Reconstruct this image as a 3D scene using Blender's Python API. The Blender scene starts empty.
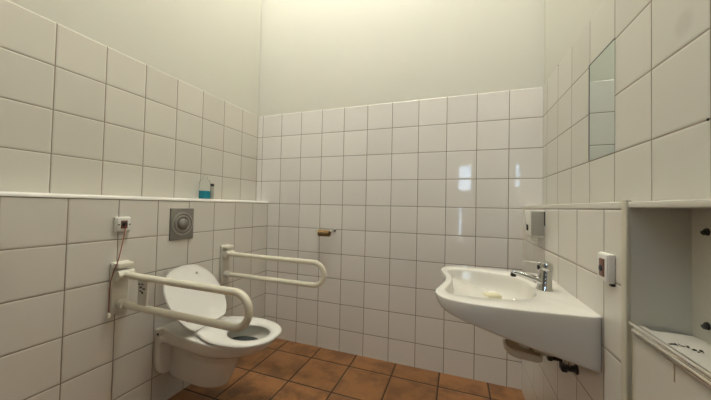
import bpy, bmesh, math, random
from mathutils import Vector, Matrix
random.seed(7)
PI = math.pi
C = bpy.context.scene.collection
scene = bpy.context.scene

# ------------------------------------------------------------------ room numbers (metres)
XL, XLL = -0.049, 0.079          # left wall above the ledge / boxed-out lower wall
XR, XRL = 2.1945, 2.0855         # right wall above the ledge / boxed-out lower wall
ROW = 0.1744                     # height of the first horizontal joint
ZTOP = ROW + 9 * 0.2             # top of the tiling
ZLED = 1.195                     # top of the ledges
ZCEIL = 4.6
YREAR = -2.78
YEND = -1.221                    # end of the right boxed-out wall
ZSILL = 0.888                    # floor of the niche

# ------------------------------------------------------------------ materials
def new_mat(name):
    m = bpy.data.materials.new(name); m.use_nodes = True
    nt = m.node_tree
    return m, nt, nt.nodes['Principled BSDF']

def plain(name, col, rough=0.4, metal=0.0, noise=0.0, nscale=30, bump=0.0, coat=0.0, ior=1.5):
    m, nt, b = new_mat(name)
    b.inputs['Roughness'].default_value = rough
    b.inputs['Metallic'].default_value = metal
    b.inputs['IOR'].default_value = ior
    b.inputs['Coat Weight'].default_value = coat
    b.inputs['Base Color'].default_value = (*col, 1)
    if noise or bump:
        tc = nt.nodes.new('ShaderNodeTexCoord')
        n = nt.nodes.new('ShaderNodeTexNoise'); n.inputs['Scale'].default_value = nscale
        n.inputs['Detail'].default_value = 4
        nt.links.new(tc.outputs['Object'], n.inputs['Vector'])
        if noise:
            r = nt.nodes.new('ShaderNodeMix'); r.data_type = 'RGBA'
            r.inputs['A'].default_value = (*[c * (1 - noise) for c in col], 1)
            r.inputs['B'].default_value = (*[min(1, c * (1 + noise)) for c in col], 1)
            nt.links.new(n.outputs['Fac'], r.inputs['Factor'])
            nt.links.new(r.outputs['Result'], b.inputs['Base Color'])
        if bump:
            bp = nt.nodes.new('ShaderNodeBump'); bp.inputs['Strength'].default_value = bump
            bp.inputs['Distance'].default_value = 0.003
            nt.links.new(n.outputs['Fac'], bp.inputs['Height'])
            nt.links.new(bp.outputs['Normal'], b.inputs['Normal'])
    return m

def tile_mat(name, ua, u0, pu, va, v0, pv, col, grout, gw=0.0034, rough=0.10, var=0.03,
             soft=0.0012, edge=0.006, bumpd=0.0012, wav=0.25, stain=None, floor=False):
    """Square tiles with joints on a grid in metres; ua/va pick the object axes (objects sit at the origin)."""
    m, nt, b = new_mat(name)
    N, L = nt.nodes, nt.links
    tc = N.new('ShaderNodeTexCoord'); sx = N.new('ShaderNodeSeparateXYZ')
    L.new(tc.outputs['Object'], sx.inputs[0])
    def math_(op, a, bb=None, c=None):
        n = N.new('ShaderNodeMath'); n.operation = op
        for i, v in enumerate((a, bb, c)):
            if v is None: continue
            if isinstance(v, (int, float)): n.inputs[i].default_value = v
            else: L.new(v, n.inputs[i])
        return n.outputs[0]
    def axis(a, o, p):
        q = math_('DIVIDE', math_('SUBTRACT', sx.outputs[a], o), p)
        f = math_('FRACT', q); d = math_('MULTIPLY', math_('MINIMUM', f, math_('SUBTRACT', 1.0, f)), p)
        return math_('FLOOR', q), d
    fu, du = axis(ua, u0, pu); fv, dv = axis(va, v0, pv)
    d = math_('MINIMUM', du, dv)
    def ramp(x, lo, hi):
        n = N.new('ShaderNodeMapRange'); n.interpolation_type = 'SMOOTHSTEP'
        L.new(x, n.inputs['Value']); n.inputs['From Min'].default_value = lo; n.inputs['From Max'].default_value = hi
        return n.outputs['Result']
    tile = ramp(d, gw / 2 - soft / 2, gw / 2 + soft)
    cv = N.new('ShaderNodeCombineXYZ'); L.new(fu, cv.inputs[0]); L.new(fv, cv.inputs[1])
    wn = N.new('ShaderNodeTexWhiteNoise'); wn.noise_dimensions = '3D'; L.new(cv.outputs[0], wn.inputs['Vector'])
    hs = N.new('ShaderNodeHueSaturation'); hs.inputs['Color'].default_value = (*col, 1)
    L.new(math_('MULTIPLY_ADD', wn.outputs['Value'], 2 * var, 1 - var), hs.inputs['Value'])
    colout = hs.outputs['Color']
    def mix(fac, a, bcol):
        n = N.new('ShaderNodeMix'); n.data_type = 'RGBA'
        L.new(fac, n.inputs['Factor'])
        if isinstance(a, tuple): n.inputs['A'].default_value = (*a, 1)
        else: L.new(a, n.inputs['A'])
        if isinstance(bcol, tuple): n.inputs['B'].default_value = (*bcol, 1)
        else: L.new(bcol, n.inputs['B'])
        return n.outputs['Result']
    if floor:
        nz = N.new('ShaderNodeTexNoise'); nz.inputs['Scale'].default_value = 7; nz.inputs['Detail'].default_value = 6
        nz.inputs['Roughness'].default_value = 0.6
        ad = N.new('ShaderNodeVectorMath'); ad.operation = 'ADD'
        L.new(tc.outputs['Object'], ad.inputs[0])
        sc = N.new('ShaderNodeVectorMath'); sc.operation = 'SCALE'; sc.inputs['Scale'].default_value = 3.0
        L.new(wn.outputs['Color'], sc.inputs[0]); L.new(sc.outputs[0], ad.inputs[1]); L.new(ad.outputs[0], nz.inputs['Vector'])
        f = ramp(nz.outputs['Fac'], 0.40, 0.64)
        colout = mix(f, colout, tuple(c * k for c, k in zip(col, (0.52, 0.50, 0.52))))
    if stain:
        for (pa, pb, r, sc_, amt) in stain:
            a1 = math_('SUBTRACT', sx.outputs[ua], pa); b1 = math_('SUBTRACT', sx.outputs[va], pb)
            dist = math_('SQRT', math_('ADD', math_('MULTIPLY', a1, a1), math_('MULTIPLY', b1, b1)))
            k = math_('MULTIPLY', ramp(dist, r, r * 0.35), amt)
            colout = mix(k, colout, sc_)
    colout = mix(tile, grout, colout)
    L.new(colout, b.inputs['Base Color'])
    rr = math_('MULTIPLY_ADD', tile, rough - 0.75, 0.75)
    L.new(rr, b.inputs['Roughness'])
    b.inputs['IOR'].default_value = 1.5
    n2 = N.new('ShaderNodeTexNoise'); n2.inputs['Scale'].default_value = 9 if not floor else 30
    n2.inputs['Detail'].default_value = 1
    L.new(tc.outputs['Object'], n2.inputs['Vector'])
    h = math_('ADD', ramp(d, gw / 2 - soft, gw / 2 + edge), math_('MULTIPLY', n2.outputs['Fac'], wav))
    bp = N.new('ShaderNodeBump'); bp.inputs['Strength'].default_value = 1.0
    bp.inputs['Distance'].default_value = bumpd
    L.new(h, bp.inputs['Height']); L.new(bp.outputs['Normal'], b.inputs['Normal'])
    return m

TILE = (0.76, 0.725, 0.655)
GROUT = (0.235, 0.19, 0.14)
M = {}
M['t_back'] = tile_mat('white back wall tiles', 0, 0.0, 0.2, 2, ROW, 0.2, (0.885, 0.855, 0.805), GROUT, rough=0.055, wav=0.14)  # same tile on every wall; lightened here to carry the stronger light
M['t_left'] = tile_mat('white left wall tiles', 1, -0.0113, 0.1978, 2, ROW, 0.2, (0.63, 0.605, 0.53), GROUT, wav=0.12)  # same tile darkened, the side wall's dimmer light put into the colour
M['t_leftlow'] = tile_mat('white boxed wall tiles left', 1, -0.0031, 0.1978, 2, ROW, 0.2, (0.72, 0.69, 0.625), GROUT)  # same tile again, its tone set to this wall's light level
M['t_right'] = tile_mat('white right wall tiles', 1, -0.0943, 0.1997, 2, ROW, 0.2, (0.57, 0.55, 0.48),  GROUT, rough=0.34,  # same tile, darkest tone, standing in for less light on this side
                        stain=[(-1.215, 1.632, 0.042, (0.36, 0.34, 0.29), 0.3)])
M['t_rightlow'] = tile_mat('white boxed wall tiles right', 1, -0.0944, 0.1997, 2, ROW, 0.2, (0.71, 0.68, 0.61), GROUT)  # same tile, toned down a little for the light here
M['t_niche'] = tile_mat('plain white niche tile', 1, -0.05, 3.0, 2, -0.4, 3.0, (0.63, 0.605, 0.53), GROUT)  # darkened tile; the shade of the recess is in its colour
M['t_end'] = tile_mat('plain white end tile', 0, -0.5, 5.0, 2, -0.4, 3.0, (0.58, 0.555, 0.465), GROUT)  # end face toned darker for the shade it stands in
M['t_floor'] = tile_mat('terracotta floor tiles', 0, 0.0185, 0.3112, 1, -0.1695, 0.3095, (0.32, 0.146, 0.052),
                        (0.030, 0.016, 0.009), gw=0.009, rough=0.33, var=0.14, soft=0.002, edge=0.008, bumpd=0.0015, floor=True)
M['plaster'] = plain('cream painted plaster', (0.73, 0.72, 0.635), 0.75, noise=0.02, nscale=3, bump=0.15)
M['plaster2'] = plain('cream side wall plaster', (0.59, 0.582, 0.505), 0.75, noise=0.02, nscale=3, bump=0.15)  # same plaster as the back wall, darkened in place of dimmer light
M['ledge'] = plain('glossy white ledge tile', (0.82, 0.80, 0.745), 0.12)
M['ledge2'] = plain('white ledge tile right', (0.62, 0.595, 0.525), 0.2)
M['ceil'] = plain('white ceiling paint', (0.80, 0.78, 0.70), 0.8, noise=0.02, nscale=2)
M['ceramic'] = plain('white sanitary ceramic', (0.80, 0.775, 0.70), 0.12)
M['seat'] = plain('white plastic seat', (0.80, 0.79, 0.74), 0.22)
M['cream'] = plain('cream coated tube', (0.80, 0.755, 0.61), 0.28)
M['creamp'] = plain('cream plastic bracket', (0.76, 0.73, 0.63), 0.4)
M['whitep'] = plain('white plastic', (0.74, 0.72, 0.65), 0.35)
M['greyp'] = plain('pale grey plastic', (0.40, 0.385, 0.335), 0.4)
M['dark'] = plain('dark plastic', (0.02, 0.018, 0.016), 0.5)
M['redbrown'] = plain('dull red plastic', (0.17, 0.075, 0.05), 0.5, noise=0.3, nscale=120)
M['redcord'] = plain('red cord', (0.30, 0.07, 0.05), 0.7)
M['chrome'] = plain('chrome', (0.62, 0.62, 0.60), 0.12, 1.0)
M['steel'] = plain('brushed steel trim', (0.85, 0.83, 0.76), 0.22, 1.0)
M['hammer'] = plain('hammered grey metal', (0.235, 0.225, 0.20), 0.5, 0.3, noise=0.45, nscale=190, bump=0.6)
M['hammerd'] = plain('dark hammered grey metal', (0.36, 0.345, 0.31), 0.45, 0.3, noise=0.35, nscale=190, bump=0.5)
M['card'] = plain('brown cardboard', (0.30, 0.185, 0.075), 0.8, noise=0.2, nscale=60)
M['mirror'] = plain('mirror silver', (0.62, 0.68, 0.645), 0.02, 1.0)
M['medge'] = plain('mirror edge', (0.015, 0.018, 0.016), 0.3)
M['soap'] = plain('pale yellow soap', (0.82, 0.77, 0.55), 0.5)
M['trap'] = plain('beige trap plastic', (0.74, 0.69, 0.55), 0.45)
M['brown'] = plain('brown grime', (0.42, 0.33, 0.22), 0.8)
M['post'] = plain('grey edge profile', (0.52, 0.48, 0.38), 0.5)
M['sticker'] = plain('grey sticker print', (0.13, 0.135, 0.09), 0.6)
M['water'] = plain('toilet water', (0.05, 0.06, 0.06), 0.03)
M['door'] = plain('dark brown door', (0.07, 0.045, 0.03), 0.45)
M['rear'] = plain('dark grey rear wall', (0.10, 0.095, 0.085), 0.8)
M['debris'] = plain('dark crumbs', (0.04, 0.033, 0.025), 0.9)
m, nt, b = new_mat('blue liquid'); M['blue'] = m
b.inputs['Base Color'].default_value = (0.04, 0.46, 0.62, 1); b.inputs['Roughness'].default_value = 0.1
b.inputs['Transmission Weight'].default_value = 0.35; b.inputs['IOR'].default_value = 1.33
m, nt, b = new_mat('clear plastic'); M['clear'] = m
b.inputs['Base Color'].default_value = (0.95, 0.985, 0.97, 1); b.inputs['Roughness'].default_value = 0.05
b.inputs['Transmission Weight'].default_value = 1.0; b.inputs['IOR'].default_value = 1.12
m, nt, b = new_mat('pane glass'); M['pane'] = m
b.inputs['Base Color'].default_value = (1, 1, 1, 1); b.inputs['Roughness'].default_value = 0.0
b.inputs['Transmission Weight'].default_value = 1.0; b.inputs['IOR'].default_value = 1.02
m, nt, b = new_mat('opal lamp glass'); M['lamp'] = m
b.inputs['Base Color'].default_value = (0.9, 0.88, 0.8, 1)
b.inputs['Emission Color'].default_value = (1.0, 0.975, 0.93, 1)
b.inputs['Emission Strength'].default_value = 140.0

# ------------------------------------------------------------------ mesh helpers
def obj(name, bm, mat, parent=None, smooth=True, angle=40):
    """Link one mesh object; vertices are given in room coordinates, kept local to the parent."""
    if parent is not None:
        o = Vector((0, 0, 0)); p = parent
        while p is not None: o += p.location; p = p.parent
        bmesh.ops.translate(bm, verts=bm.verts, vec=-o)
    bmesh.ops.recalc_face_normals(bm, faces=bm.faces)
    me = bpy.data.meshes.new(name); bm.to_mesh(me); bm.free()
    if smooth:
        for p in me.polygons: p.use_smooth = True
        me.set_sharp_from_angle(angle=math.radians(angle))
    ob = bpy.data.objects.new(name, me); C.objects.link(ob)
    for mt in (mat if isinstance(mat, (list, tuple)) else [mat]): me.materials.append(mt)
    if parent is not None: ob.parent = parent
    return ob

def thing(name, label, cat, loc, group=None):
    o = bpy.data.objects.new(name, None); C.objects.link(o); o.empty_display_size = 0.05
    o.location = loc; return tag(o, label, cat, group)

def tag(o, label, cat, group=None):
    o['label'] = label; o['category'] = cat
    if group: o['group'] = group
    return o

def struct(name, bm, mat, smooth=False, parent=None):
    o = obj(name, bm, mat, parent, smooth); o['kind'] = 'structure'; return o

def box(bm, lo, hi, bev=0.0, seg=3, mi=0):
    r = bmesh.ops.create_cube(bm, size=1.0)
    vs = r['verts']
    for v in vs:
        v.co = Vector([lo[i] + (v.co[i] + 0.5) * (hi[i] - lo[i]) for i in range(3)])
    fs = {f for v in vs for f in v.link_faces}
    for f in fs: f.material_index = mi
    if bev:
        es = list({e for v in vs for e in v.link_edges})
        bmesh.ops.bevel(bm, geom=es, offset=bev, segments=seg, profile=0.5, affect='EDGES')
    return bm

def BOX(lo, hi, bev=0.0, seg=3): return box(bmesh.new(), lo, hi, bev, seg)

def loft(bm, loops, cap0=True, cap1=True, mi=0):
    rows = [[bm.verts.new(p) for p in l] for l in loops]
    n = len(rows[0])
    for a, bq in zip(rows, rows[1:]):
        for i in range(n):
            f = bm.faces.new((a[i], a[(i + 1) % n], bq[(i + 1) % n], bq[i])); f.material_index = mi
    if cap0: bm.faces.new(rows[0][::-1])
    if cap1: bm.faces.new(rows[-1])
    return rows

def sweep(bm, pts, r, n=16, caps=True, flat=1.0):
    pts = [Vector(p) for p in pts]
    rs = r if isinstance(r, (list, tuple)) else [r] * len(pts)
    loops = []; up = None
    for i, p in enumerate(pts):
        t = (pts[min(i + 1, len(pts) - 1)] - pts[max(i - 1, 0)]).normalized()
        if up is None:
            up = Vector((0, 0, 1)) if abs(t.z) < 0.9 else Vector((0, 1, 0))
        s = t.cross(up).normalized(); u = s.cross(t).normalized(); up = u
        loops.append([p + (s * math.cos(2 * PI * k / n) + u * math.sin(2 * PI * k / n) * flat) * rs[i] for k in range(n)])
    loft(bm, loops, caps, caps)
    return bm

def lathe(bm, prof, origin, axis=(0, 0, 1), n=32, mi=0):
    """prof: (radius, height) pairs along axis."""
    q = Vector((0, 0, 1)).rotation_difference(Vector(axis).normalized())
    o = Vector(origin)
    loft(bm, [[o + q @ Vector((max(r, 1e-5) * math.cos(2 * PI * k / n), max(r, 1e-5) * math.sin(2 * PI * k / n), h))
               for k in range(n)] for r, h in prof], True, True, mi)
    return bm

def arc(cx, cz, r, a0, a1, n):
    return [(cx + r * math.cos(a0 + (a1 - a0) * i / n), cz + r * math.sin(a0 + (a1 - a0) * i / n)) for i in range(n + 1)]

def spline(pts, per=6, closed=False):
    out = []; n = len(pts)
    for i in range(n if closed else n - 1):
        P = [Vector(pts[(i + k) % n]) if closed else Vector(pts[min(max(i + k, 0), n - 1)]) for k in (-1, 0, 1, 2)]
        for j in range(per):
            t = j / per
            out.append(0.5 * ((2 * P[1]) + (P[2] - P[0]) * t + (2 * P[0] - 5 * P[1] + 4 * P[2] - P[3]) * t * t
                              + (3 * P[1] - P[0] - 3 * P[2] + P[3]) * t ** 3))
    if not closed: out.append(Vector(pts[-1]))
    return out

def bake(o):
    """Apply an object's modifiers into its mesh."""
    dg = bpy.context.evaluated_depsgraph_get(); dg.update()
    me = bpy.data.meshes.new_from_object(o.evaluated_get(dg))
    o.modifiers.clear(); old = o.data; o.data = me; bpy.data.meshes.remove(old)
    for p in me.polygons: p.use_smooth = True

def quad(bm, pts, mi=0):
    f = bm.faces.new([bm.verts.new(p) for p in pts]); f.material_index = mi; return f

# ------------------------------------------------------------------ the setting
struct('floor', BOX((XL - 0.2, YREAR - 0.2, -0.1), (XR + 0.2, 0.2, 0.0)), M['t_floor'])
struct('ceiling', BOX((XL - 0.2, YREAR - 0.2, ZCEIL), (XR + 0.2, 0.2, ZCEIL + 0.1)), M['ceil'])

def clad(lo, hi, ax, sgn, tile):
    """A wall: plaster slab with the tiling standing 7 mm proud up to ZTOP, its top edge rounded back."""
    bm = bmesh.new()
    face = hi if sgn > 0 else lo
    l, h = list(lo), list(hi)
    (h if sgn > 0 else l)[ax] -= 0.007 * sgn
    box(bm, l, h, 0, mi=1)
    l, h = list(lo), list(hi); h[2] = ZTOP
    if sgn > 0: l[ax] = hi[ax] - 0.007
    else: h[ax] = lo[ax] + 0.007
    r = bmesh.ops.create_cube(bm, size=1.0)
    for v in r['verts']: v.co = Vector([l[i] + (v.co[i] + 0.5) * (h[i] - l[i]) for i in range(3)])
    es = [e for e in {e for v in r['verts'] for e in v.link_edges}
          if all(abs(v.co.z - ZTOP) < 1e-6 and abs(v.co[ax] - face[ax]) < 1e-6 for v in e.verts)]
    bmesh.ops.bevel(bm, geom=es, offset=0.0055, segments=4, profile=0.5, affect='EDGES')
    return bm
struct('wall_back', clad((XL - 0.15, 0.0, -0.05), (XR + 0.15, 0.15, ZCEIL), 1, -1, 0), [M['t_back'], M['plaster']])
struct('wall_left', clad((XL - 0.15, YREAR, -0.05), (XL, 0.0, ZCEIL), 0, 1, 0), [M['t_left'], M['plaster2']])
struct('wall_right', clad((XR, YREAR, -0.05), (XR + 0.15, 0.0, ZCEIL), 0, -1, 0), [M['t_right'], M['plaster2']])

# boxed-out lower walls and their ledges
struct('wall_lower_left', BOX((XL, YREAR, 0), (XLL, 0, 1.177)), M['t_leftlow'])
def ledge(xw, xf, ya, yb, r=0.0155):
    """Ledge cap whose front upper edge is a quarter round."""
    d = 1 if xf > xw else -1
    pr = [(xw, 1.177), (xf, 1.177)] + [(xf - d * r + d * r * math.cos(a), ZLED - r + r * math.sin(a)) for a in [i * PI / 16 for i in range(9)]] + [(xw, ZLED)]
    bm = bmesh.new(); loft(bm, [[(x, y, z) for x, z in pr] for y in (ya, yb)]); return bm
struct('trim_1', ledge(XL, XLL + 0.003, YREAR, 0), M['ledge'], True)
struct('wall_lower_right', BOX((XRL, YEND + 0.024, 0), (XR, 0, 1.177)), M['t_rightlow'])
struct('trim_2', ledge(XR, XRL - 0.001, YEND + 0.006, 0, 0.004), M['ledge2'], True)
# end of the boxed wall: a slightly splayed end face and a grey edge profile
bm = bmesh.new()
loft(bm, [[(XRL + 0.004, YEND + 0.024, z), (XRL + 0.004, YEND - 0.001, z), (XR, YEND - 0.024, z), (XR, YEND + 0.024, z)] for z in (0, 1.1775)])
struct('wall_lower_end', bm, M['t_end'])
struct('trim_3', BOX((XRL - 0.005, YEND, 0), (XRL + 0.006, YEND + 0.025, 1.2), 0.003), M['post'], True)
# niche to the right: board over it, sill with a chrome edge, panel below
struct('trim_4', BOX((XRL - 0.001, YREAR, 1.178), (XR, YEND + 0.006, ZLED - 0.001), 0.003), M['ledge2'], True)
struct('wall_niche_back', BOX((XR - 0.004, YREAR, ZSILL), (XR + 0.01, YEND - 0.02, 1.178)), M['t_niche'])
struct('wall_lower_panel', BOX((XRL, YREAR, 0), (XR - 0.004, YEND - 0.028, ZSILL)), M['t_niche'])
struct('trim_5', BOX((XRL + 0.006, YEND - 0.0285, 0), (XRL + 0.03, YEND - 0.001, ZSILL), 0.002), M['post'], True)
bm = bmesh.new()
sweep(bm, [(XRL - 0.003, YEND - 0.016, 0.896), (XRL - 0.003, YREAR + 0.05, 0.896)], 0.0050, 14)
sweep(bm, [(XRL - 0.004, YEND - 0.030, 0.884), (XRL - 0.004, YREAR + 0.05, 0.884)], 0.0045, 14)
box(bm, (XRL - 0.004, YREAR + 0.05, 0.872), (XRL + 0.002, YEND - 0.03, 0.898), 0.001)
struct('trim_6', bm, M['steel'], True)
struct('trim_7', BOX((XRL - 0.0012, -1.3815, 0.835), (XRL + 0.001, -1.379, 0.878)), M['brown'])

# rear wall with a door that has two narrow lights of glass
bm = bmesh.new()
D0, D1 = 1.30, 2.02
box(bm, (XL - 0.15, YREAR - 0.12, -0.05), (D0, YREAR, ZCEIL)); box(bm, (D1, YREAR - 0.12, -0.05), (XR + 0.15, YREAR, ZCEIL))
box(bm, (D0, YREAR - 0.12, 2.04), (D1, YREAR, ZCEIL))
struct('wall_rear', bm, M['rear'])
Wl = (1.70, 1.88, 1.47, 1.87); Sl = (1.715, 1.745, 0.72, 1.18)
bm = bmesh.new()
xs = sorted({D0, D1, Wl[0], Wl[1], Sl[0], Sl[1]}); zs = sorted({0.0, 2.04, Wl[2], Wl[3], Sl[2], Sl[3]})
for i in range(len(xs) - 1):
    for j in range(len(zs) - 1):
        cx, cz = (xs[i] + xs[i + 1]) / 2, (zs[j] + zs[j + 1]) / 2
        if any(w[0] < cx < w[1] and w[2] < cz < w[3] for w in (Wl, Sl)): continue
        box(bm, (xs[i], YREAR - 0.06, zs[j]), (xs[i + 1], YREAR - 0.02, zs[j + 1]))
dr = struct('door_1', bm, M['door'])
bm = bmesh.new()
for w in (Wl, Sl): box(bm, (w[0], YREAR - 0.042, w[2]), (w[1], YREAR - 0.038, w[3]))
struct('pane', bm, M['pane'], parent=dr)

# ------------------------------------------------------------------ ceiling lamp (out of frame above)
LX, LY, LZ = 1.0, -1.05, 4.3
t = thing('ceiling_lamp', 'round opal globe lamp on the ceiling above the toilet', 'lamp', (LX, LY, ZCEIL))
obj('base', lathe(bmesh.new(), [(0.06, 0), (0.06, -0.03), (0.04, -0.06), (0.03, -0.15)], (LX, LY, ZCEIL)), M['whitep'], t)
bm = bmesh.new(); bmesh.ops.create_uvsphere(bm, u_segments=32, v_segments=16, radius=0.15)
bmesh.ops.translate(bm, verts=bm.verts, vec=(LX, LY, LZ)); obj('globe', bm, M['lamp'], t)

# ------------------------------------------------------------------ toilet
YC = -0.85
t = thing('toilet', 'white wall-hung toilet with its seat lid open, below the grey flush plate', 'toilet', (XLL, YC, 0.15))
def egg(x0, x1, hb, hf, z, n=48, p=2.3, xm=0.62):
    """Closed outline: square-ish at the wall (x0), rounded at the front (x1)."""
    out = []
    xs_ = x0 + (x1 - x0) * xm
    for k in range(n):
        a = 2 * PI * k / n; c, s = math.cos(a), math.sin(a)
        if c >= 0:
            x = xs_ + (x1 - xs_) * abs(c) ** (2 / 2.05); y = hf * math.copysign(abs(s) ** (2 / 2.05), s)
        else:
            e = abs(c) ** (2 / 5.0); x = xs_ - (xs_ - x0) * e
            u = (xs_ - x) / (xs_ - x0); w = hf + (hb - hf) * (u * u * (3 - 2 * u))
            y = w * math.copysign(abs(s) ** (2 / 5.0), s)
        out.append((x, YC + y, z))
    return out
bm = bmesh.new()
prof = [(0.150, 0.455, 0.058, 0.070), (0.156, 0.475, 0.064, 0.076), (0.185, 0.490, 0.065, 0.079), (0.25, 0.520, 0.065, 0.082), (0.30, 0.545, 0.065, 0.086),
        (0.335, 0.575, 0.066, 0.096), (0.352, 0.605, 0.070, 0.112), (0.366, 0.645, 0.100, 0.133), (0.378, 0.680, 0.128, 0.150),
        (0.395, 0.720, 0.138, 0.160), (0.425, 0.758, 0.139, 0.168), (0.446, 0.772, 0.139, 0.171), (0.454, 0.770, 0.137, 0.169)]
loft(bm, [egg(XLL + 0.001, x1, hb, hf, z) for z, x1, hb, hf in prof])
# upright flange against the wall with rounded lower corners
def flange(h, zb, r, x):
    pts = [(YC - h, 0.452), (YC + h, 0.452)]
    pts += [(YC + h - r + r * math.cos(a), zb + r + r * math.sin(a)) for a in [-i * PI / 16 for i in range(9)]]
    pts += [(YC - h + r + r * math.cos(a), zb + r + r * math.sin(a)) for a in [-PI / 2 - i * PI / 16 for i in range(9)]]
    return [(x, y, z) for y, z in pts]
loft(bm, [flange(0.139, 0.175, 0.075, XLL + 0.001), flange(0.139, 0.175, 0.075, XLL + 0.026), flange(0.132, 0.184, 0.07, XLL + 0.036)])
# rounded top of the side recess, where the flange meets the deck
fx, fz, fr = XLL + 0.030, 0.385, 0.05
fil = [(fx - 0.02, fz + 0.02), (fx - 0.02, fz - fr), (fx, fz - fr)] + [(fx + fr - fr * math.cos(a), fz - fr + fr * math.sin(a)) for a in [i * PI / 20 for i in range(1, 10)]] + [(fx + fr, fz), (fx + fr, fz + 0.02)]
loft(bm, [[(x, YC + y, z) for x, z in fil] for y in (-0.136, 0.136)])
bowl = obj('bowl', bm, M['ceramic'], t)
rm = bowl.modifiers.new('r', 'REMESH'); rm.mode = 'VOXEL'; rm.voxel_size = 0.0045
sm = bowl.modifiers.new('s', 'SMOOTH'); sm.factor = 0.5; sm.iterations = 10
bake(bowl)
bm = bmesh.new()
def ell(cx, a, bq, z, n=40): return [(cx + a * math.cos(2 * PI * k / n), YC + bq * math.sin(2 * PI * k / n), z) for k in range(n)]
loft(bm, [ell(0.43, 0.035, 0.030, 0.24), ell(0.45, 0.05, 0.045, 0.30), ell(0.50, 0.075, 0.062, 0.345), ell(0.55, 0.092, 0.078, 0.372), ell(0.572, 0.106, 0.092, 0.397),
          ell(0.597, 0.128, 0.110, 0.422), ell(0.605, 0.135, 0.120, 0.44), ell(0.605, 0.125, 0.110, 0.48)])
cut = obj('cutter', bm, M['ceramic'])
bo = bowl.modifiers.new('b', 'BOOLEAN'); bo.operation = 'DIFFERENCE'; bo.object = cut; bo.solver = 'EXACT'
bake(bowl); bpy.data.objects.remove(cut)
bowl.data.set_sharp_from_angle(angle=math.radians(50))
bm = bmesh.new(); loft(bm, [ell(0.570, 0.104, 0.090, 0.394), ell(0.571, 0.105, 0.091, 0.396)])
obj('water', bm, M['water'], t)
for s in (-1, 1):
    obj('bolt_cap', lathe(bmesh.new(), [(0.007, 0), (0.007, 0.002)], (XLL + 0.030, YC + s * 0.1375, 0.425), (0, s, 0)), M['dark'], t)
# seat ring
def seat_out(x, z, d=0.0, n=64):
    pts = [(0.362, 0.105), (0.40, 0.132), (0.46, 0.158), (0.53, 0.172), (0.60, 0.172), (0.67, 0.158), (0.73, 0.128), (0.77, 0.082), (0.788, 0.028)]
    full = [(a, -h) for a, h in pts] + [(a, h) for a, h in pts[::-1]]
    sp = spline([(a, h, 0) for a, h in full], 6, True)
    c = Vector((0.575, 0, 0)); res = []
    for k in range(n):
        ang = 2 * PI * k / n; dirv = Vector((math.cos(ang), math.sin(ang), 0)); best = 0
        for i in range(len(sp)):
            p, q = sp[i] - c, sp[(i + 1) % len(sp)] - c
            den = dirv.x * (q.y - p.y) - dirv.y * (q.x - p.x)
            if abs(den) < 1e-9: continue
            tt = (p.x * (q.y - p.y) - p.y * (q.x - p.x)) / den
            uu = (p.x * dirv.y - p.y * dirv.x) / den
            if tt > 0 and -1e-6 <= uu <= 1 + 1e-6: best = max(best, tt)
        r = best - d
        res.append((c.x + dirv.x * r, YC + dirv.y * r, z))
    return res
def seat_in(z, d=0.0, n=64):
    return [(0.615 + (0.118 + d) * math.cos(2 * PI * k / n), YC + (0.096 + d) * math.sin(2 * PI * k / n), z) for k in range(n)]
bm = bmesh.new()
ls = [seat_in(0.459, 0.006), seat_out(0, 0.457, 0.008), seat_out(0, 0.460, 0.002), seat_out(0, 0.466, 0), seat_out(0, 0.472, 0.003), seat_out(0, 0.477, 0.012),
      seat_in(0.476, 0.028), seat_in(0.473, 0.012), seat_in(0.468, 0.003), seat_in(0.462, 0.0)]
loft(bm, ls + [ls[0]], False, False); bmesh.ops.remove_doubles(bm, verts=bm.verts, dist=1e-5)
obj('seat_ring', bm, M['seat'], t, angle=60)
# lid: leaning back towards the wall, a little crooked on its hinges
HX, HZ = 0.372, 0.476
TILT = math.atan2(0.222, 0.325); LEAN = math.radians(5)
ux = Vector((-math.sin(TILT), 0, math.cos(TILT))); un = Vector((math.cos(TILT), 0, math.sin(TILT))); uy = Vector((0, 1, 0))
def lidp(h, v, dd):
    h2 = h * math.cos(LEAN) - v * math.sin(LEAN); v2 = v * math.cos(LEAN) + h * math.sin(LEAN)
    return Vector((HX, YC - 0.014, HZ)) + uy * h2 + ux * (v2 + 0.012) + un * dd
lp = [(0.0, 0.085), (0.010, 0.118), (0.05, 0.150), (0.115, 0.170), (0.185, 0.175), (0.26, 0.164), (0.32, 0.132), (0.358, 0.085), (0.372, 0.028)]
lsp = spline([(v, -h, 0) for v, h in lp] + [(v, h, 0) for v, h in lp[::-1]], 6, True)
def lidloop(s, dd): return [lidp(q.y * s, 0.185 + (q.x - 0.185) * s, dd) for q in lsp]
bm = bmesh.new()
loft(bm, [lidloop(0.10, -0.020), lidloop(0.5, -0.019), lidloop(0.85, -0.016), lidloop(0.97, -0.011), lidloop(1.0, -0.004), lidloop(1.0, 0.001), lidloop(0.985, 0.004), lidloop(0.95, 0.002),
          lidloop(0.9, -0.001), lidloop(0.5, -0.003), lidloop(0.1, -0.003)])
lid = obj('lid', bm, M['seat'], t, angle=60)
for (h, v) in ((0.072, 0.305), (-0.12, 0.07)):
    o_ = lidp(h, v, -0.002)
    obj('bumper', lathe(bmesh.new(), [(0.007, 0), (0.007, 0.004), (0.004, 0.006)], o_, un, 16), M['greyp'], lid)
for s in (-1, 1):
    obj('hinge', sweep(bmesh.new(), [(HX - 0.006, YC + s * 0.05, HZ - 0.008), (HX - 0.006, YC + s * 0.105, HZ - 0.008)], 0.010, 16), M['seat'], t)

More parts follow.
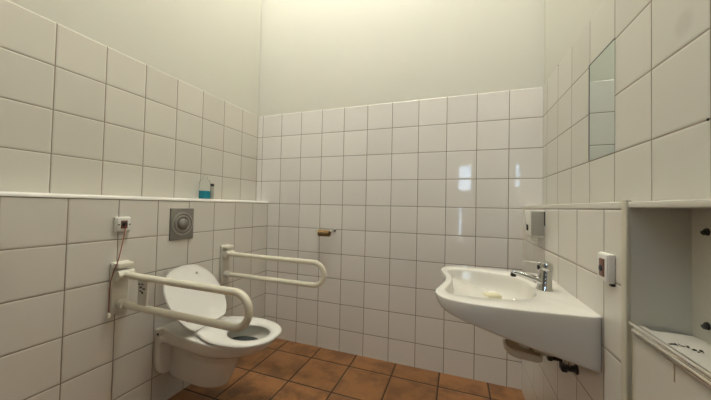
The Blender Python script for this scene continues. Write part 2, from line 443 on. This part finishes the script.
# ------------------------------------------------------------------ flush plate
y0, y1, z0, z1 = -0.922, -0.766, 0.940, 1.131
yc, zc = (y0 + y1) / 2, (z0 + z1) / 2
t = thing('flush_plate', 'square hammered grey flush plate with a round button, above the toilet', 'flush plate', (XLL, yc, zc))
obj('plate', BOX((XLL, y0, z0), (XLL + 0.010, y1, z1), 0.003), M['hammer'], t)
bm = bmesh.new(); sy = 0.93; 
def ring(bm, r0, r1, h):
    lathe(bm, [(r0, 0.008), (r0 + 0.001, 0.008 + h), ((r0 + r1) / 2, 0.011 + h), (r1 - 0.001, 0.008 + h), (r1, 0.008)], (XLL, yc, zc), (1, 0, 0), 48)
bm = bmesh.new()
lathe(bm, [(0.060, 0.008), (0.061, 0.013), (0.066, 0.0145), (0.071, 0.013), (0.072, 0.008)], (XLL, yc, zc), (1, 0, 0), 48)
obj('outer_ring', bm, M['hammerd'], t)
bm = bmesh.new()
lathe(bm, [(0.040, 0.008), (0.041, 0.014), (0.046, 0.016), (0.052, 0.014), (0.053, 0.008)], (XLL, yc, zc), (1, 0, 0), 48)
obj('inner_ring', bm, M['hammerd'], t)
obj('button', lathe(bmesh.new(), [(0.034, 0.006), (0.034, 0.012), (0.031, 0.020), (0.024, 0.027), (0.012, 0.031), (0.001, 0.032)], (XLL, yc, zc), (1, 0, 0), 40), M['hammer'], t)

# ------------------------------------------------------------------ folding grab bars
def grab_bar(yb, label, strut):
    t = thing('grab_bar', label, 'grab bar', (XLL, yb, 0.60), 'folding grab bars beside the toilet')
    R = 0.0165; ztop, zbot = 0.800, 0.655; rr = (ztop - zbot) / 2; xe = 0.905 - R - rr
    pts = [(XLL + 0.05, yb, ztop + 0.004), (XLL + 0.12, yb, ztop + 0.002), (XLL + 0.3, yb, ztop)]
    pts += [(xe + rr * math.cos(a), yb, (ztop + zbot) / 2 + rr * math.sin(a)) for a in [PI / 2 - PI * i / 24 for i in range(25)]]
    pts += [(XLL + 0.3, yb, zbot), (XLL + 0.05, yb, zbot)]
    obj('tube', sweep(bmesh.new(), pts, R, 20), M['cream'], t, angle=60)
    obj('wall_plate', BOX((XLL, yb - 0.040, 0.605), (XLL + 0.020, yb + 0.040, 0.866), 0.006), M['creamp'], t)
    obj('stop_block', BOX((XLL + 0.015, yb - 0.036, 0.838), (XLL + 0.058, yb + 0.036, 0.862), 0.006), M['creamp'], t)
    bm = bmesh.new()
    sweep(bm, [(XLL + 0.046, yb - 0.036, ztop + 0.004), (XLL + 0.046, yb + 0.036, ztop + 0.004)], 0.024, 24)
    obj('hinge_barrel', bm, M['creamp'], t)
    bm = bmesh.new()
    sweep(bm, [(XLL + 0.018, yb, zbot), (XLL + 0.062, yb, zbot)], 0.0235, 24)
    obj('lower_socket', bm, M['creamp'], t)
    if strut:
        obj('brace', BOX((0.232, yb - 0.006, 0.662), (0.292, yb + 0.006, 0.795), 0.004), M['creamp'], t)
        bm = bmesh.new(); rnd = random.Random(3)
        for k in range(9):
            a = -0.6 + 0.15 * k; cx, cz = 0.262 + rnd.uniform(-.017, .017), 0.752 + rnd.uniform(-.026, .026)
            box(bm, (cx - 0.006, yb - 0.0075, cz - 0.0035), (cx + 0.006, yb - 0.0055, cz + 0.0035))
        st = obj('sticker', bm, M['sticker'], t, smooth=False); st['label'] = 'small grey printed sticker on the brace'
    return t
grab_bar(-1.18, 'cream folding grab bar nearest the camera, left of the toilet, with a stickered brace', True)
grab_bar(-0.495, 'cream folding grab bar on the far side of the toilet by the back wall', False)

# ------------------------------------------------------------------ pull-cord socket
t = thing('pull_cord_switch', 'square white wall switch with a dark middle and a hanging red pull cord', 'switch', (XLL, -1.175, 1.05))
obj('housing', BOX((XLL, -1.213, 1.012), (XLL + 0.016, -1.142, 1.088), 0.005), M['whitep'], t)
obj('face_plate', BOX((XLL + 0.014, -1.207, 1.018), (XLL + 0.022, -1.146, 1.084), 0.004), M['seat'], t)
bm = bmesh.new(); box(bm, (XLL + 0.020, -1.191, 1.030), (XLL + 0.025, -1.161, 1.070), 0.003)
obj('insert', bm, M['redbrown'], t)['label'] = 'dark red insert in the middle'
obj('cord_outlet', lathe(bmesh.new(), [(0.011, 0), (0.011, 0.006), (0.006, 0.009)], (XLL + 0.0245, -1.176, 1.052), (1, 0, 0), 20), M['dark'], t)
for y in (-1.2, -1.15):
    obj('screw', lathe(bmesh.new(), [(0.004, 0), (0.003, 0.002)], (XLL + 0.0215, y, 1.05), (1, 0, 0), 12), M['dark'], t)
cp = spline([(XLL + 0.032, -1.176, 1.052), (XLL + 0.036, -1.180, 1.02), (XLL + 0.05, -1.203, 0.93), (XLL + 0.056, -1.2200, 0.868), (XLL + 0.046, -1.229, 0.825), (XLL + 0.030, -1.232, 0.76), (XLL + 0.028, -1.2325, 0.63)], 6)
obj('cord', sweep(bmesh.new(), cp, 0.0022, 8), M['redcord'], t)
obj('cord_knob', lathe(bmesh.new(), [(0.002, 0.012), (0.006, 0.010), (0.009, 0.0), (0.008, -0.012), (0.003, -0.015)], (XLL + 0.028, -1.2325, 0.617), (0, 0, 1), 20), M['creamp'], t)

# ------------------------------------------------------------------ bottles on the left ledge
bx, by = 0.022, -0.630
t = thing('soap_bottle', 'clear plastic bottle with blue liquid at the bottom, standing on the white ledge', 'bottle', (bx, by, ZLED))
def sq(hx, hy, z, n=32, p=5.0):
    return [(bx + hx * math.copysign(abs(math.cos(2 * PI * k / n)) ** (2 / p), math.cos(2 * PI * k / n)),
             by + hy * math.copysign(abs(math.sin(2 * PI * k / n)) ** (2 / p), math.sin(2 * PI * k / n)), z) for k in range(n)]
bm = bmesh.new(); Z = ZLED
loft(bm, [sq(0.020, 0.031, Z + 0.0005), sq(0.023, 0.034, Z + 0.004), sq(0.023, 0.034, Z + 0.105), sq(0.020, 0.030, Z + 0.125), sq(0.012, 0.014, Z + 0.140), sq(0.010, 0.010, Z + 0.165)])
obj('body', bm, M['clear'], t)
bm = bmesh.new(); loft(bm, [sq(0.0205, 0.0315, Z + 0.003), sq(0.0215, 0.0325, Z + 0.006), sq(0.0215, 0.0325, Z + 0.056)])
obj('liquid', bm, M['blue'], t)['label'] = 'bright blue liquid'
bx, by = 0.030, -0.574
t = thing('small_flask', 'slim grey bottle with a dark cap, beside the blue liquid bottle on the ledge', 'bottle', (bx, by, ZLED))
obj('body', lathe(bmesh.new(), [(0.013, 0.0), (0.0145, 0.003), (0.0145, 0.085), (0.012, 0.092)], (bx, by, ZLED), (0, 0, 1), 24), M['greyp'], t)
obj('cap', lathe(bmesh.new(), [(0.0125, 0.090), (0.0125, 0.108), (0.010, 0.111)], (bx, by, ZLED), (0, 0, 1), 24), M['dark'], t)

# ------------------------------------------------------------------ toilet roll holder and its empty core
hz = 0.962
t = thing('toilet_roll_holder', 'small metal toilet roll holder on the back wall tiles', 'holder', (0.66, 0, hz))
for x in (0.600, 0.738):
    obj('bracket', sweep(bmesh.new(), [(x, -0.001, hz + 0.004), (x, -0.045, hz + 0.006), (x, -0.068, hz)], 0.006, 12), M['chrome'], t)
    obj('rosette', lathe(bmesh.new(), [(0.013, 0), (0.012, 0.005), (0.007, 0.008)], (x, 0, hz + 0.004), (0, -1, 0), 20), M['chrome'], t)
obj('spindle', sweep(bmesh.new(), [(0.594, -0.062, hz), (0.744, -0.062, hz)], 0.007, 12), M['steel'], t)
bm = bmesh.new()
lathe(bm, [(0.0235, 0.0), (0.026, 0.0), (0.026, 0.095), (0.0235, 0.095)], (0.626, -0.062, hz - 0.0162), (1, 0, 0), 28)
bmesh.ops.delete(bm, geom=[f for f in bm.faces if len(f.verts) > 4], context='FACES')
inner = lathe(bm, [(0.0235, 0.095), (0.0235, 0.0)], (0.626, -0.062, hz - 0.0162), (1, 0, 0), 28)
bmesh.ops.delete(bm, geom=[f for f in bm.faces if len(f.verts) > 4], context='FACES')
bmesh.ops.remove_doubles(bm, verts=bm.verts, dist=1e-5)
tag(obj('cardboard_core', bm, M['card']), 'empty brown cardboard toilet roll core hanging on the holder', 'roll')

# ------------------------------------------------------------------ washbasin
WY = -0.795
t = thing('washbasin', 'white wall-hung washbasin with a scooped front edge on the right wall', 'washbasin', (XRL, WY, 0.70))
half = [(2.0845, 0.298), (2.02, 0.305), (1.95, 0.312), (1.86, 0.320), (1.77, 0.321), (1.70, 0.314), (1.65, 0.295), (1.620, 0.266), (1.605, 0.222), (1.607, 0.175), (1.618, 0.120), (1.630, 0.060), (1.634, 0.0)]
hp = spline([(a, h, 0) for a, h in half], 5)
outl = [(p.x, -p.y) for p in hp] + [(p.x, p.y) for p in hp[::-1][1:]]       # near side first, closed by the wall edge
def inward(d):
    n = len(outl); res = []
    for i in range(n):
        ax_, ay = outl[max(i - 1, 0)]; bx_, by_ = outl[min(i + 1, n - 1)]
        tx, ty = bx_ - ax_, by_ - ay; l = math.hypot(tx, ty)
        nx, ny = -ty / l, tx / l
        # pick the normal pointing into the basin
        cx, cy = 1.86 - outl[i][0], -outl[i][1]
        x, y = outl[i][0], outl[i][1]
        sgn = 1 if (1.80 - x) * -ty / l + (0 - y) * tx / l > 0 else -1
        x2 = x + sgn * nx * d; y2 = y + sgn * ny * d
        if i in (0, n - 1): x2 = x; y2 = y - math.copysign(d, y)
        res.append((x2, y2))
    return res
def zbot(x):
    s = min(max((2.0855 - x) / 0.43, 0), 1)
    z = 0.687 + 0.115 * s
    k = min(max((1.665 - x) / 0.06, 0), 1)
    return z + 0.028 * k * k
ZT = 0.856
def oloop(d, f):   # f: function x -> z
    return [(x, WY + y, f(x)) for x, y in inward(d)]
bm = bmesh.new()
loops = [oloop(0.06, lambda x: zbot(x) + 0.012), oloop(0.022, lambda x: zbot(x) + 0.002), oloop(0.010, lambda x: zbot(x) + 0.002), oloop(0.004, lambda x: zbot(x) + 0.007), oloop(0.001, lambda x: zbot(x) + 0.016),
         oloop(0.0, lambda x: max(ZT - 0.03, zbot(x) + 0.02)), oloop(0.0, lambda x: ZT - 0.0045), oloop(0.0008, lambda x: ZT - 0.002), oloop(0.0022, lambda x: ZT - 0.0006), oloop(0.0045, lambda x: ZT)]
n = len(loops[0])
# bowl outline sampled by direction so that it pairs with the outer outline
bo_half = [(1.968, 0.0), (1.966, 0.06), (1.952, 0.125), (1.915, 0.180), (1.86, 0.212), (1.79, 0.228), (1.72, 0.232), (1.675, 0.228), (1.646, 0.205), (1.640, 0.165), (1.648, 0.115), (1.658, 0.06), (1.662, 0.0)]
bp_ = spline([(a, -h, 0) for a, h in bo_half], 5); bfull = [Vector((p.x, p.y)) for p in bp_] + [Vector((p.x, -p.y)) for p in bp_[::-1][1:-1]]
CB = Vector((1.815, 0.0))
def rayhit(poly, ang):
    d = Vector((math.cos(ang), math.sin(ang))); best = 0
    for i in range(len(poly)):
        p, q = poly[i] - CB, poly[(i + 1) % len(poly)] - CB
        den = d.x * (q.y - p.y) - d.y * (q.x - p.x)
        if abs(den) < 1e-12: continue
        tt = (p.x * (q.y - p.y) - p.y * (q.x - p.x)) / den; uu = (p.x * d.y - p.y * d.x) / den
        if tt > 0 and -1e-6 <= uu <= 1 + 1e-6: best = max(best, tt)
    return best
# equal-length resampling of both outlines by angle
NA = 96
outp = [Vector(q) for q in outl]
def resample(loop):
    poly = [Vector((p[0], p[1] - WY)) for p in loop]
    res = []
    for k in range(NA):
        a = 2 * PI * (k + 0.5) / NA
        d = Vector((math.cos(a), math.sin(a))); best = 0; zz = 0
        for i in range(len(poly)):
            j = (i + 1) % len(poly); p, q = poly[i] - CB, poly[j] - CB
            den = d.x * (q.y - p.y) - d.y * (q.x - p.x)
            if abs(den) < 1e-12: continue
            tt = (p.x * (q.y - p.y) - p.y * (q.x - p.x)) / den; uu = (p.x * d.y - p.y * d.x) / den
            if tt > best and -1e-6 <= uu <= 1 + 1e-6:
                best = tt; zz = loop[i][2] + (loop[j][2] - loop[i][2]) * min(max(uu, 0), 1)
        res.append((CB.x + d.x * best, WY + CB.y + d.y * best, zz))
    return res
L_ = [resample(l) for l in loops]
def bloop(s, z, shift=0.0):
    res = []
    for k in range(NA):
        a = 2 * PI * (k + 0.5) / NA; r = rayhit(bfull, a) * s
        res.append((CB.x + shift + r * math.cos(a), WY + r * math.sin(a), z))
    return res
L_ += [bloop(1.022, ZT), bloop(1.008, ZT - 0.0015), bloop(0.995, ZT - 0.006), bloop(0.983, ZT - 0.016), bloop(0.965, ZT - 0.035), bloop(0.93, ZT - 0.060), bloop(0.86, ZT - 0.085, 0.004),
       bloop(0.70, ZT - 0.103, 0.012), bloop(0.45, ZT - 0.113, 0.022), bloop(0.13, ZT - 0.117, 0.03)]
loft(bm, L_)
obj('basin', bm, M['ceramic'], t, angle=55)
obj('drain', lathe(bmesh.new(), [(0.026, -0.002), (0.026, 0.003), (0.018, 0.002)], (CB.x + 0.03, WY, ZT - 0.117), (0, 0, 1), 24), M['chrome'], t)
obj('plug_eye', lathe(bmesh.new(), [(0.006, -0.002), (0.006, 0.004), (0.003, 0.007)], (1.872, WY - 0.197, ZT - 0.008), (0, 0, 1), 14), M['steel'], t)

# soap lying in the basin
bm = BOX((-0.038, -0.026, -0.013), (0.038, 0.026, 0.013), 0.010, 4)
bmesh.ops.rotate(bm, verts=bm.verts, matrix=Matrix.Rotation(math.radians(35), 3, 'Z'))
bmesh.ops.translate(bm, verts=bm.verts, vec=(1.832, WY + 0.110, ZT - 0.086))
tag(obj('soap_bar', bm, M['soap']), 'pale yellow bar of soap lying in the washbasin', 'soap')

# ------------------------------------------------------------------ tap
TY = -0.822
t = thing('tap', 'chrome single-lever mixer tap on the washbasin deck', 'tap', (2.004, TY, ZT))
AX = (0.05, 0, 1)
obj('body', lathe(bmesh.new(), [(0.029, 0.0005), (0.029, 0.004), (0.0255, 0.009), (0.0235, 0.040), (0.0240, 0.070), (0.0225, 0.076)], (2.004, TY, ZT), AX, 32), M['chrome'], t)
sp = spline([(2.004, TY, ZT + 0.026), (1.978, TY, ZT + 0.036), (1.945, TY, ZT + 0.047), (1.912, TY, ZT + 0.056), (1.893, TY, ZT + 0.059)], 5)
obj('spout', sweep(bmesh.new(), sp, [0.022 - 0.0115 * (i / (len(sp) - 1)) ** 0.7 for i in range(len(sp))], 20, True, 0.85), M['chrome'], t)
obj('aerator', lathe(bmesh.new(), [(0.0095, 0.004), (0.0105, 0), (0.0105, -0.010), (0.008, -0.011)], (1.896, TY, ZT + 0.052), (0, 0, 1), 20), M['dark'], t)
obj('lever_head', lathe(bmesh.new(), [(0.0225, 0.077), (0.0250, 0.080), (0.0250, 0.094), (0.022, 0.105), (0.012, 0.111), (0.001, 0.112)], (2.004, TY, ZT), AX, 32), M['chrome'], t)
sp = spline([(2.006, TY, ZT + 0.099), (1.985, TY, ZT + 0.105), (1.960, TY, ZT + 0.1065), (1.933, TY, ZT + 0.1085)], 5)
bm = sweep(bmesh.new(), sp, [0.011 - 0.003 * i / (len(sp) - 1) for i in range(len(sp))], 16, True, 0.42)
obj('lever', bm, M['chrome'], t)
obj('marker', lathe(bmesh.new(), [(0.009, 0), (0.009, 0.004), (0.006, 0.005)], (1.984, TY, ZT + 0.086), (-1, 0, 0), 16), M['dark'], t)

# ------------------------------------------------------------------ trap, valves under the basin
t = thing('basin_trap', 'beige plastic trap under the washbasin', 'trap', (1.93, -0.80, 0.56))
def trough(hx, hy, z, cx=1.934, n=40, p=3.5):
    return [(cx + hx * math.copysign(abs(math.cos(2 * PI * k / n)) ** (2 / p), math.cos(2 * PI * k / n)),
             -0.80 + hy * math.copysign(abs(math.sin(2 * PI * k / n)) ** (2 / p), math.sin(2 * PI * k / n)), z - 0.16 * (cx + hx * math.cos(2 * PI * k / n) - 1.934)) for k in range(n)]
obj('cup', loft(bm := bmesh.new(), [trough(0.045, 0.03, 0.576), trough(0.060, 0.042, 0.579), trough(0.066, 0.047, 0.587), trough(0.068, 0.049, 0.6085)]) and bm, M['trap'], t)
obj('grime', loft(bm := bmesh.new(), [trough(0.062, 0.044, 0.606), trough(0.060, 0.042, 0.613)]) and bm, M['brown'], t)  # flat brown layer on top of the cup
obj('waste_pipe', sweep(bmesh.new(), [(1.94, -0.80, 0.610), (1.94, -0.80, 0.66)], 0.018, 20), M['trap'], t)
obj('wall_pipe', sweep(bmesh.new(), [(1.975, -0.80, 0.605), (2.084, -0.80, 0.615)], 0.016, 20), M['trap'], t)
for yv, zv, lab in ((-0.735, 0.562, 'black angle valve under the washbasin, the further one from the camera'), (-0.90, 0.605, 'black angle valve under the washbasin, the nearer one to the camera')):
    t = thing('angle_valve', lab, 'valve', (XRL, yv, zv), 'valves under the washbasin')
    obj('rosette', lathe(bmesh.new(), [(0.017, 0), (0.016, 0.005), (0.010, 0.008)], (XRL, yv, zv), (-1, 0, 0), 24), M['dark'], t)
    obj('body', sweep(bmesh.new(), [(XRL - 0.006, yv, zv), (XRL - 0.034, yv, zv)], 0.011, 18), M['dark'], t)
    obj('handle', BOX((XRL - 0.050, yv - 0.017, zv - 0.011), (XRL - 0.032, yv + 0.017, zv + 0.011), 0.004), M['dark'], t)
    obj('hose', sweep(bmesh.new(), spline([(XRL - 0.022, yv, zv + 0.008), (XRL - 0.024, yv + 0.003, zv + 0.04), (XRL - 0.03, yv * 0.8 + WY * 0.2, 0.685)], 5), 0.005, 10), M['steel'], t)

# ------------------------------------------------------------------ soap dispenser
t = thing('soap_dispenser', 'pale grey wall soap dispenser in the corner above the washbasin', 'dispenser', (XRL, -0.44, 1.03))
bm = bmesh.new()
loft(bm, [[(XRL, y, z) for y, z in ()] or [(XRL - 0.0, -0.500, 1.028), (XRL - 0.0, -0.378, 1.028), (XRL - 0.0, -0.378, 1.166), (XRL - 0.0, -0.500, 1.166)],
          [(XRL - 0.058, -0.500, 1.036), (XRL - 0.058, -0.378, 1.036), (XRL - 0.066, -0.378, 1.166), (XRL - 0.066, -0.500, 1.166)]])
bmesh.ops.bevel(bm, geom=list(bm.edges), offset=0.005, segments=3, profile=0.5, affect='EDGES')
obj('cover', bm, M['whitep'], t)
obj('cheek', BOX((XRL - 0.060, -0.5035, 1.040), (XRL - 0.004, -0.4995, 1.162), 0.0015), M['greyp'], t)['label'] = 'grey side panel'  # shaded side of the cover, its shade put in as grey
obj('level_window', BOX((XRL - 0.0670, -0.444, 1.062), (XRL - 0.058, -0.428, 1.092), 0.002), M['dark'], t)
obj('lock', BOX((XRL - 0.005, -0.5045, 1.09), (XRL - 0.0005, -0.4995, 1.160)), M['dark'], t, smooth=False)
obj('push_lever', BOX((XRL - 0.050, -0.475, 1.008), (XRL - 0.020, -0.405, 1.031), 0.005), M['whitep'], t)

# ------------------------------------------------------------------ switch on the right wall
t = thing('wall_switch', 'square white surface-mounted switch with a dull red middle, right of the washbasin', 'switch', (XRL, -1.12, 1.01))
obj('housing', BOX((XRL - 0.015, -1.160, 0.970), (XRL, -1.098, 1.050), 0.003), M['whitep'], t)
obj('frame', BOX((XRL - 0.019, -1.157, 0.973), (XRL - 0.013, -1.101, 1.047), 0.002), M['seat'], t)
obj('rocker', BOX((XRL - 0.0225, -1.145, 0.985), (XRL - 0.0175, -1.119, 1.035), 0.002), M['redbrown'], t)
obj('knob', lathe(bmesh.new(), [(0.009, 0), (0.008, 0.003), (0.004, 0.004)], (XRL - 0.022, -1.132, 1.008), (-1, 0, 0), 18), M['dark'], t)
obj('cable_gland', BOX((XRL - 0.010, -1.160, 0.963), (XRL, -1.146, 0.971), 0.002), M['dark'], t)

# ------------------------------------------------------------------ mirror
t = thing('mirror', 'narrow frameless mirror on the right wall tiles', 'mirror', (XR, -0.792, 1.377))
obj('glass', BOX((XR - 0.0016, -0.8950, 1.3765), (XR - 0.0004, -0.6960, 1.7755)), M['mirror'], t, smooth=False)
bm = bmesh.new()
box(bm, (XR - 0.0017, -0.6962, 1.3765), (XR - 0.0003, -0.6850, 1.7825)); box(bm, (XR - 0.0017, -0.8950, 1.7755), (XR - 0.0003, -0.6962, 1.7815))
obj('joint', bm, M['medge'], t, smooth=False)

# ------------------------------------------------------------------ small things
for (y, z, lab) in ((-0.297, ZTOP - 0.004, 'tiny dark screw at the top edge of the tiles, left of the mirror'), (-1.285, 1.3745, 'tiny dark screw in the tile joint at the right edge, above the niche')):
    tag(obj('screw', lathe(bmesh.new(), [(0.0032, 0), (0.0026, 0.002), (0.001, 0.003)], (XR, y, z), (-1, 0, 0), 12), M['dark']), lab, 'screw')
for (z, lab) in ((1.128, 'dark pipe stub on the niche back, the upper one'), (0.925, 'dark pipe stub on the niche back, just above the niche floor')):
    t = thing('pipe_stub', lab, 'pipe', (XR - 0.004, -1.287, z), 'pipe stubs in the niche')
    obj('collar', lathe(bmesh.new(), [(0.0085, 0), (0.0075, 0.003)], (XR - 0.004, -1.287, z), (-1, 0, 0), 18), M['dark'], t)
    obj('stub', sweep(bmesh.new(), [(XR - 0.006, -1.287, z), (XR - 0.012, -1.288, z - 0.003)], 0.005, 12), M['dark'], t)
bm = bmesh.new(); rnd = random.Random(5)
for cx, cy, sx_, n_ in ((2.116, -1.324, 0.010, 7), (2.130, -1.331, 0.006, 4), (2.143, -1.344, 0.007, 6)):
    for k in range(n_):
        p = Vector((cx + rnd.uniform(-sx_, sx_), cy + rnd.uniform(-.006, .006), ZSILL + 0.001)); r = rnd.uniform(0.0010, 0.0032)
        q = bmesh.ops.create_icosphere(bm, subdivisions=1, radius=r)
        for v in q['verts']: v.co = Vector((v.co.x * rnd.uniform(.8, 1.5), v.co.y * 1.2, max(v.co.z * 0.6, -0.001))) + p
o = tag(obj('debris', bm, M['debris'], smooth=False), 'dark crumbs of debris scattered on the niche floor', 'debris'); o['kind'] = 'stuff'

# ------------------------------------------------------------------ sky outside the door glass
w = bpy.data.worlds.new('sky'); scene.world = w; w.use_nodes = True
bg = w.node_tree.nodes['Background']; bg.inputs['Color'].default_value = (0.55, 0.75, 1.0, 1); bg.inputs['Strength'].default_value = 11.0

# ------------------------------------------------------------------ camera
cd = bpy.data.cameras.new('camera'); co = bpy.data.objects.new('camera', cd); C.objects.link(co)
R_ = Vector((0.9408298716095227, 0.33818244162119095, 0.02172070136231922))
U_ = Vector((-0.013022437767630214, -0.027968522791307387, 0.9995239756241269))
F_ = Vector((-0.33862895446461316, 0.9406648701388473, 0.021909661906762197))
co.matrix_world = Matrix(((R_.x, U_.x, -F_.x, 1.6783), (R_.y, U_.y, -F_.y, -2.1267), (R_.z, U_.z, -F_.z, 1.1674), (0, 0, 0, 1)))
cd.sensor_fit = 'HORIZONTAL'; cd.sensor_width = 36.0; cd.lens = 36.0 * 282.97 / 711; cd.clip_start = 0.02
scene.camera = co

vs = scene.view_settings
vs.view_transform = 'Standard'; vs.look = 'None'; vs.gamma = 1.0; vs.use_curve_mapping = False; vs.exposure = 0.0
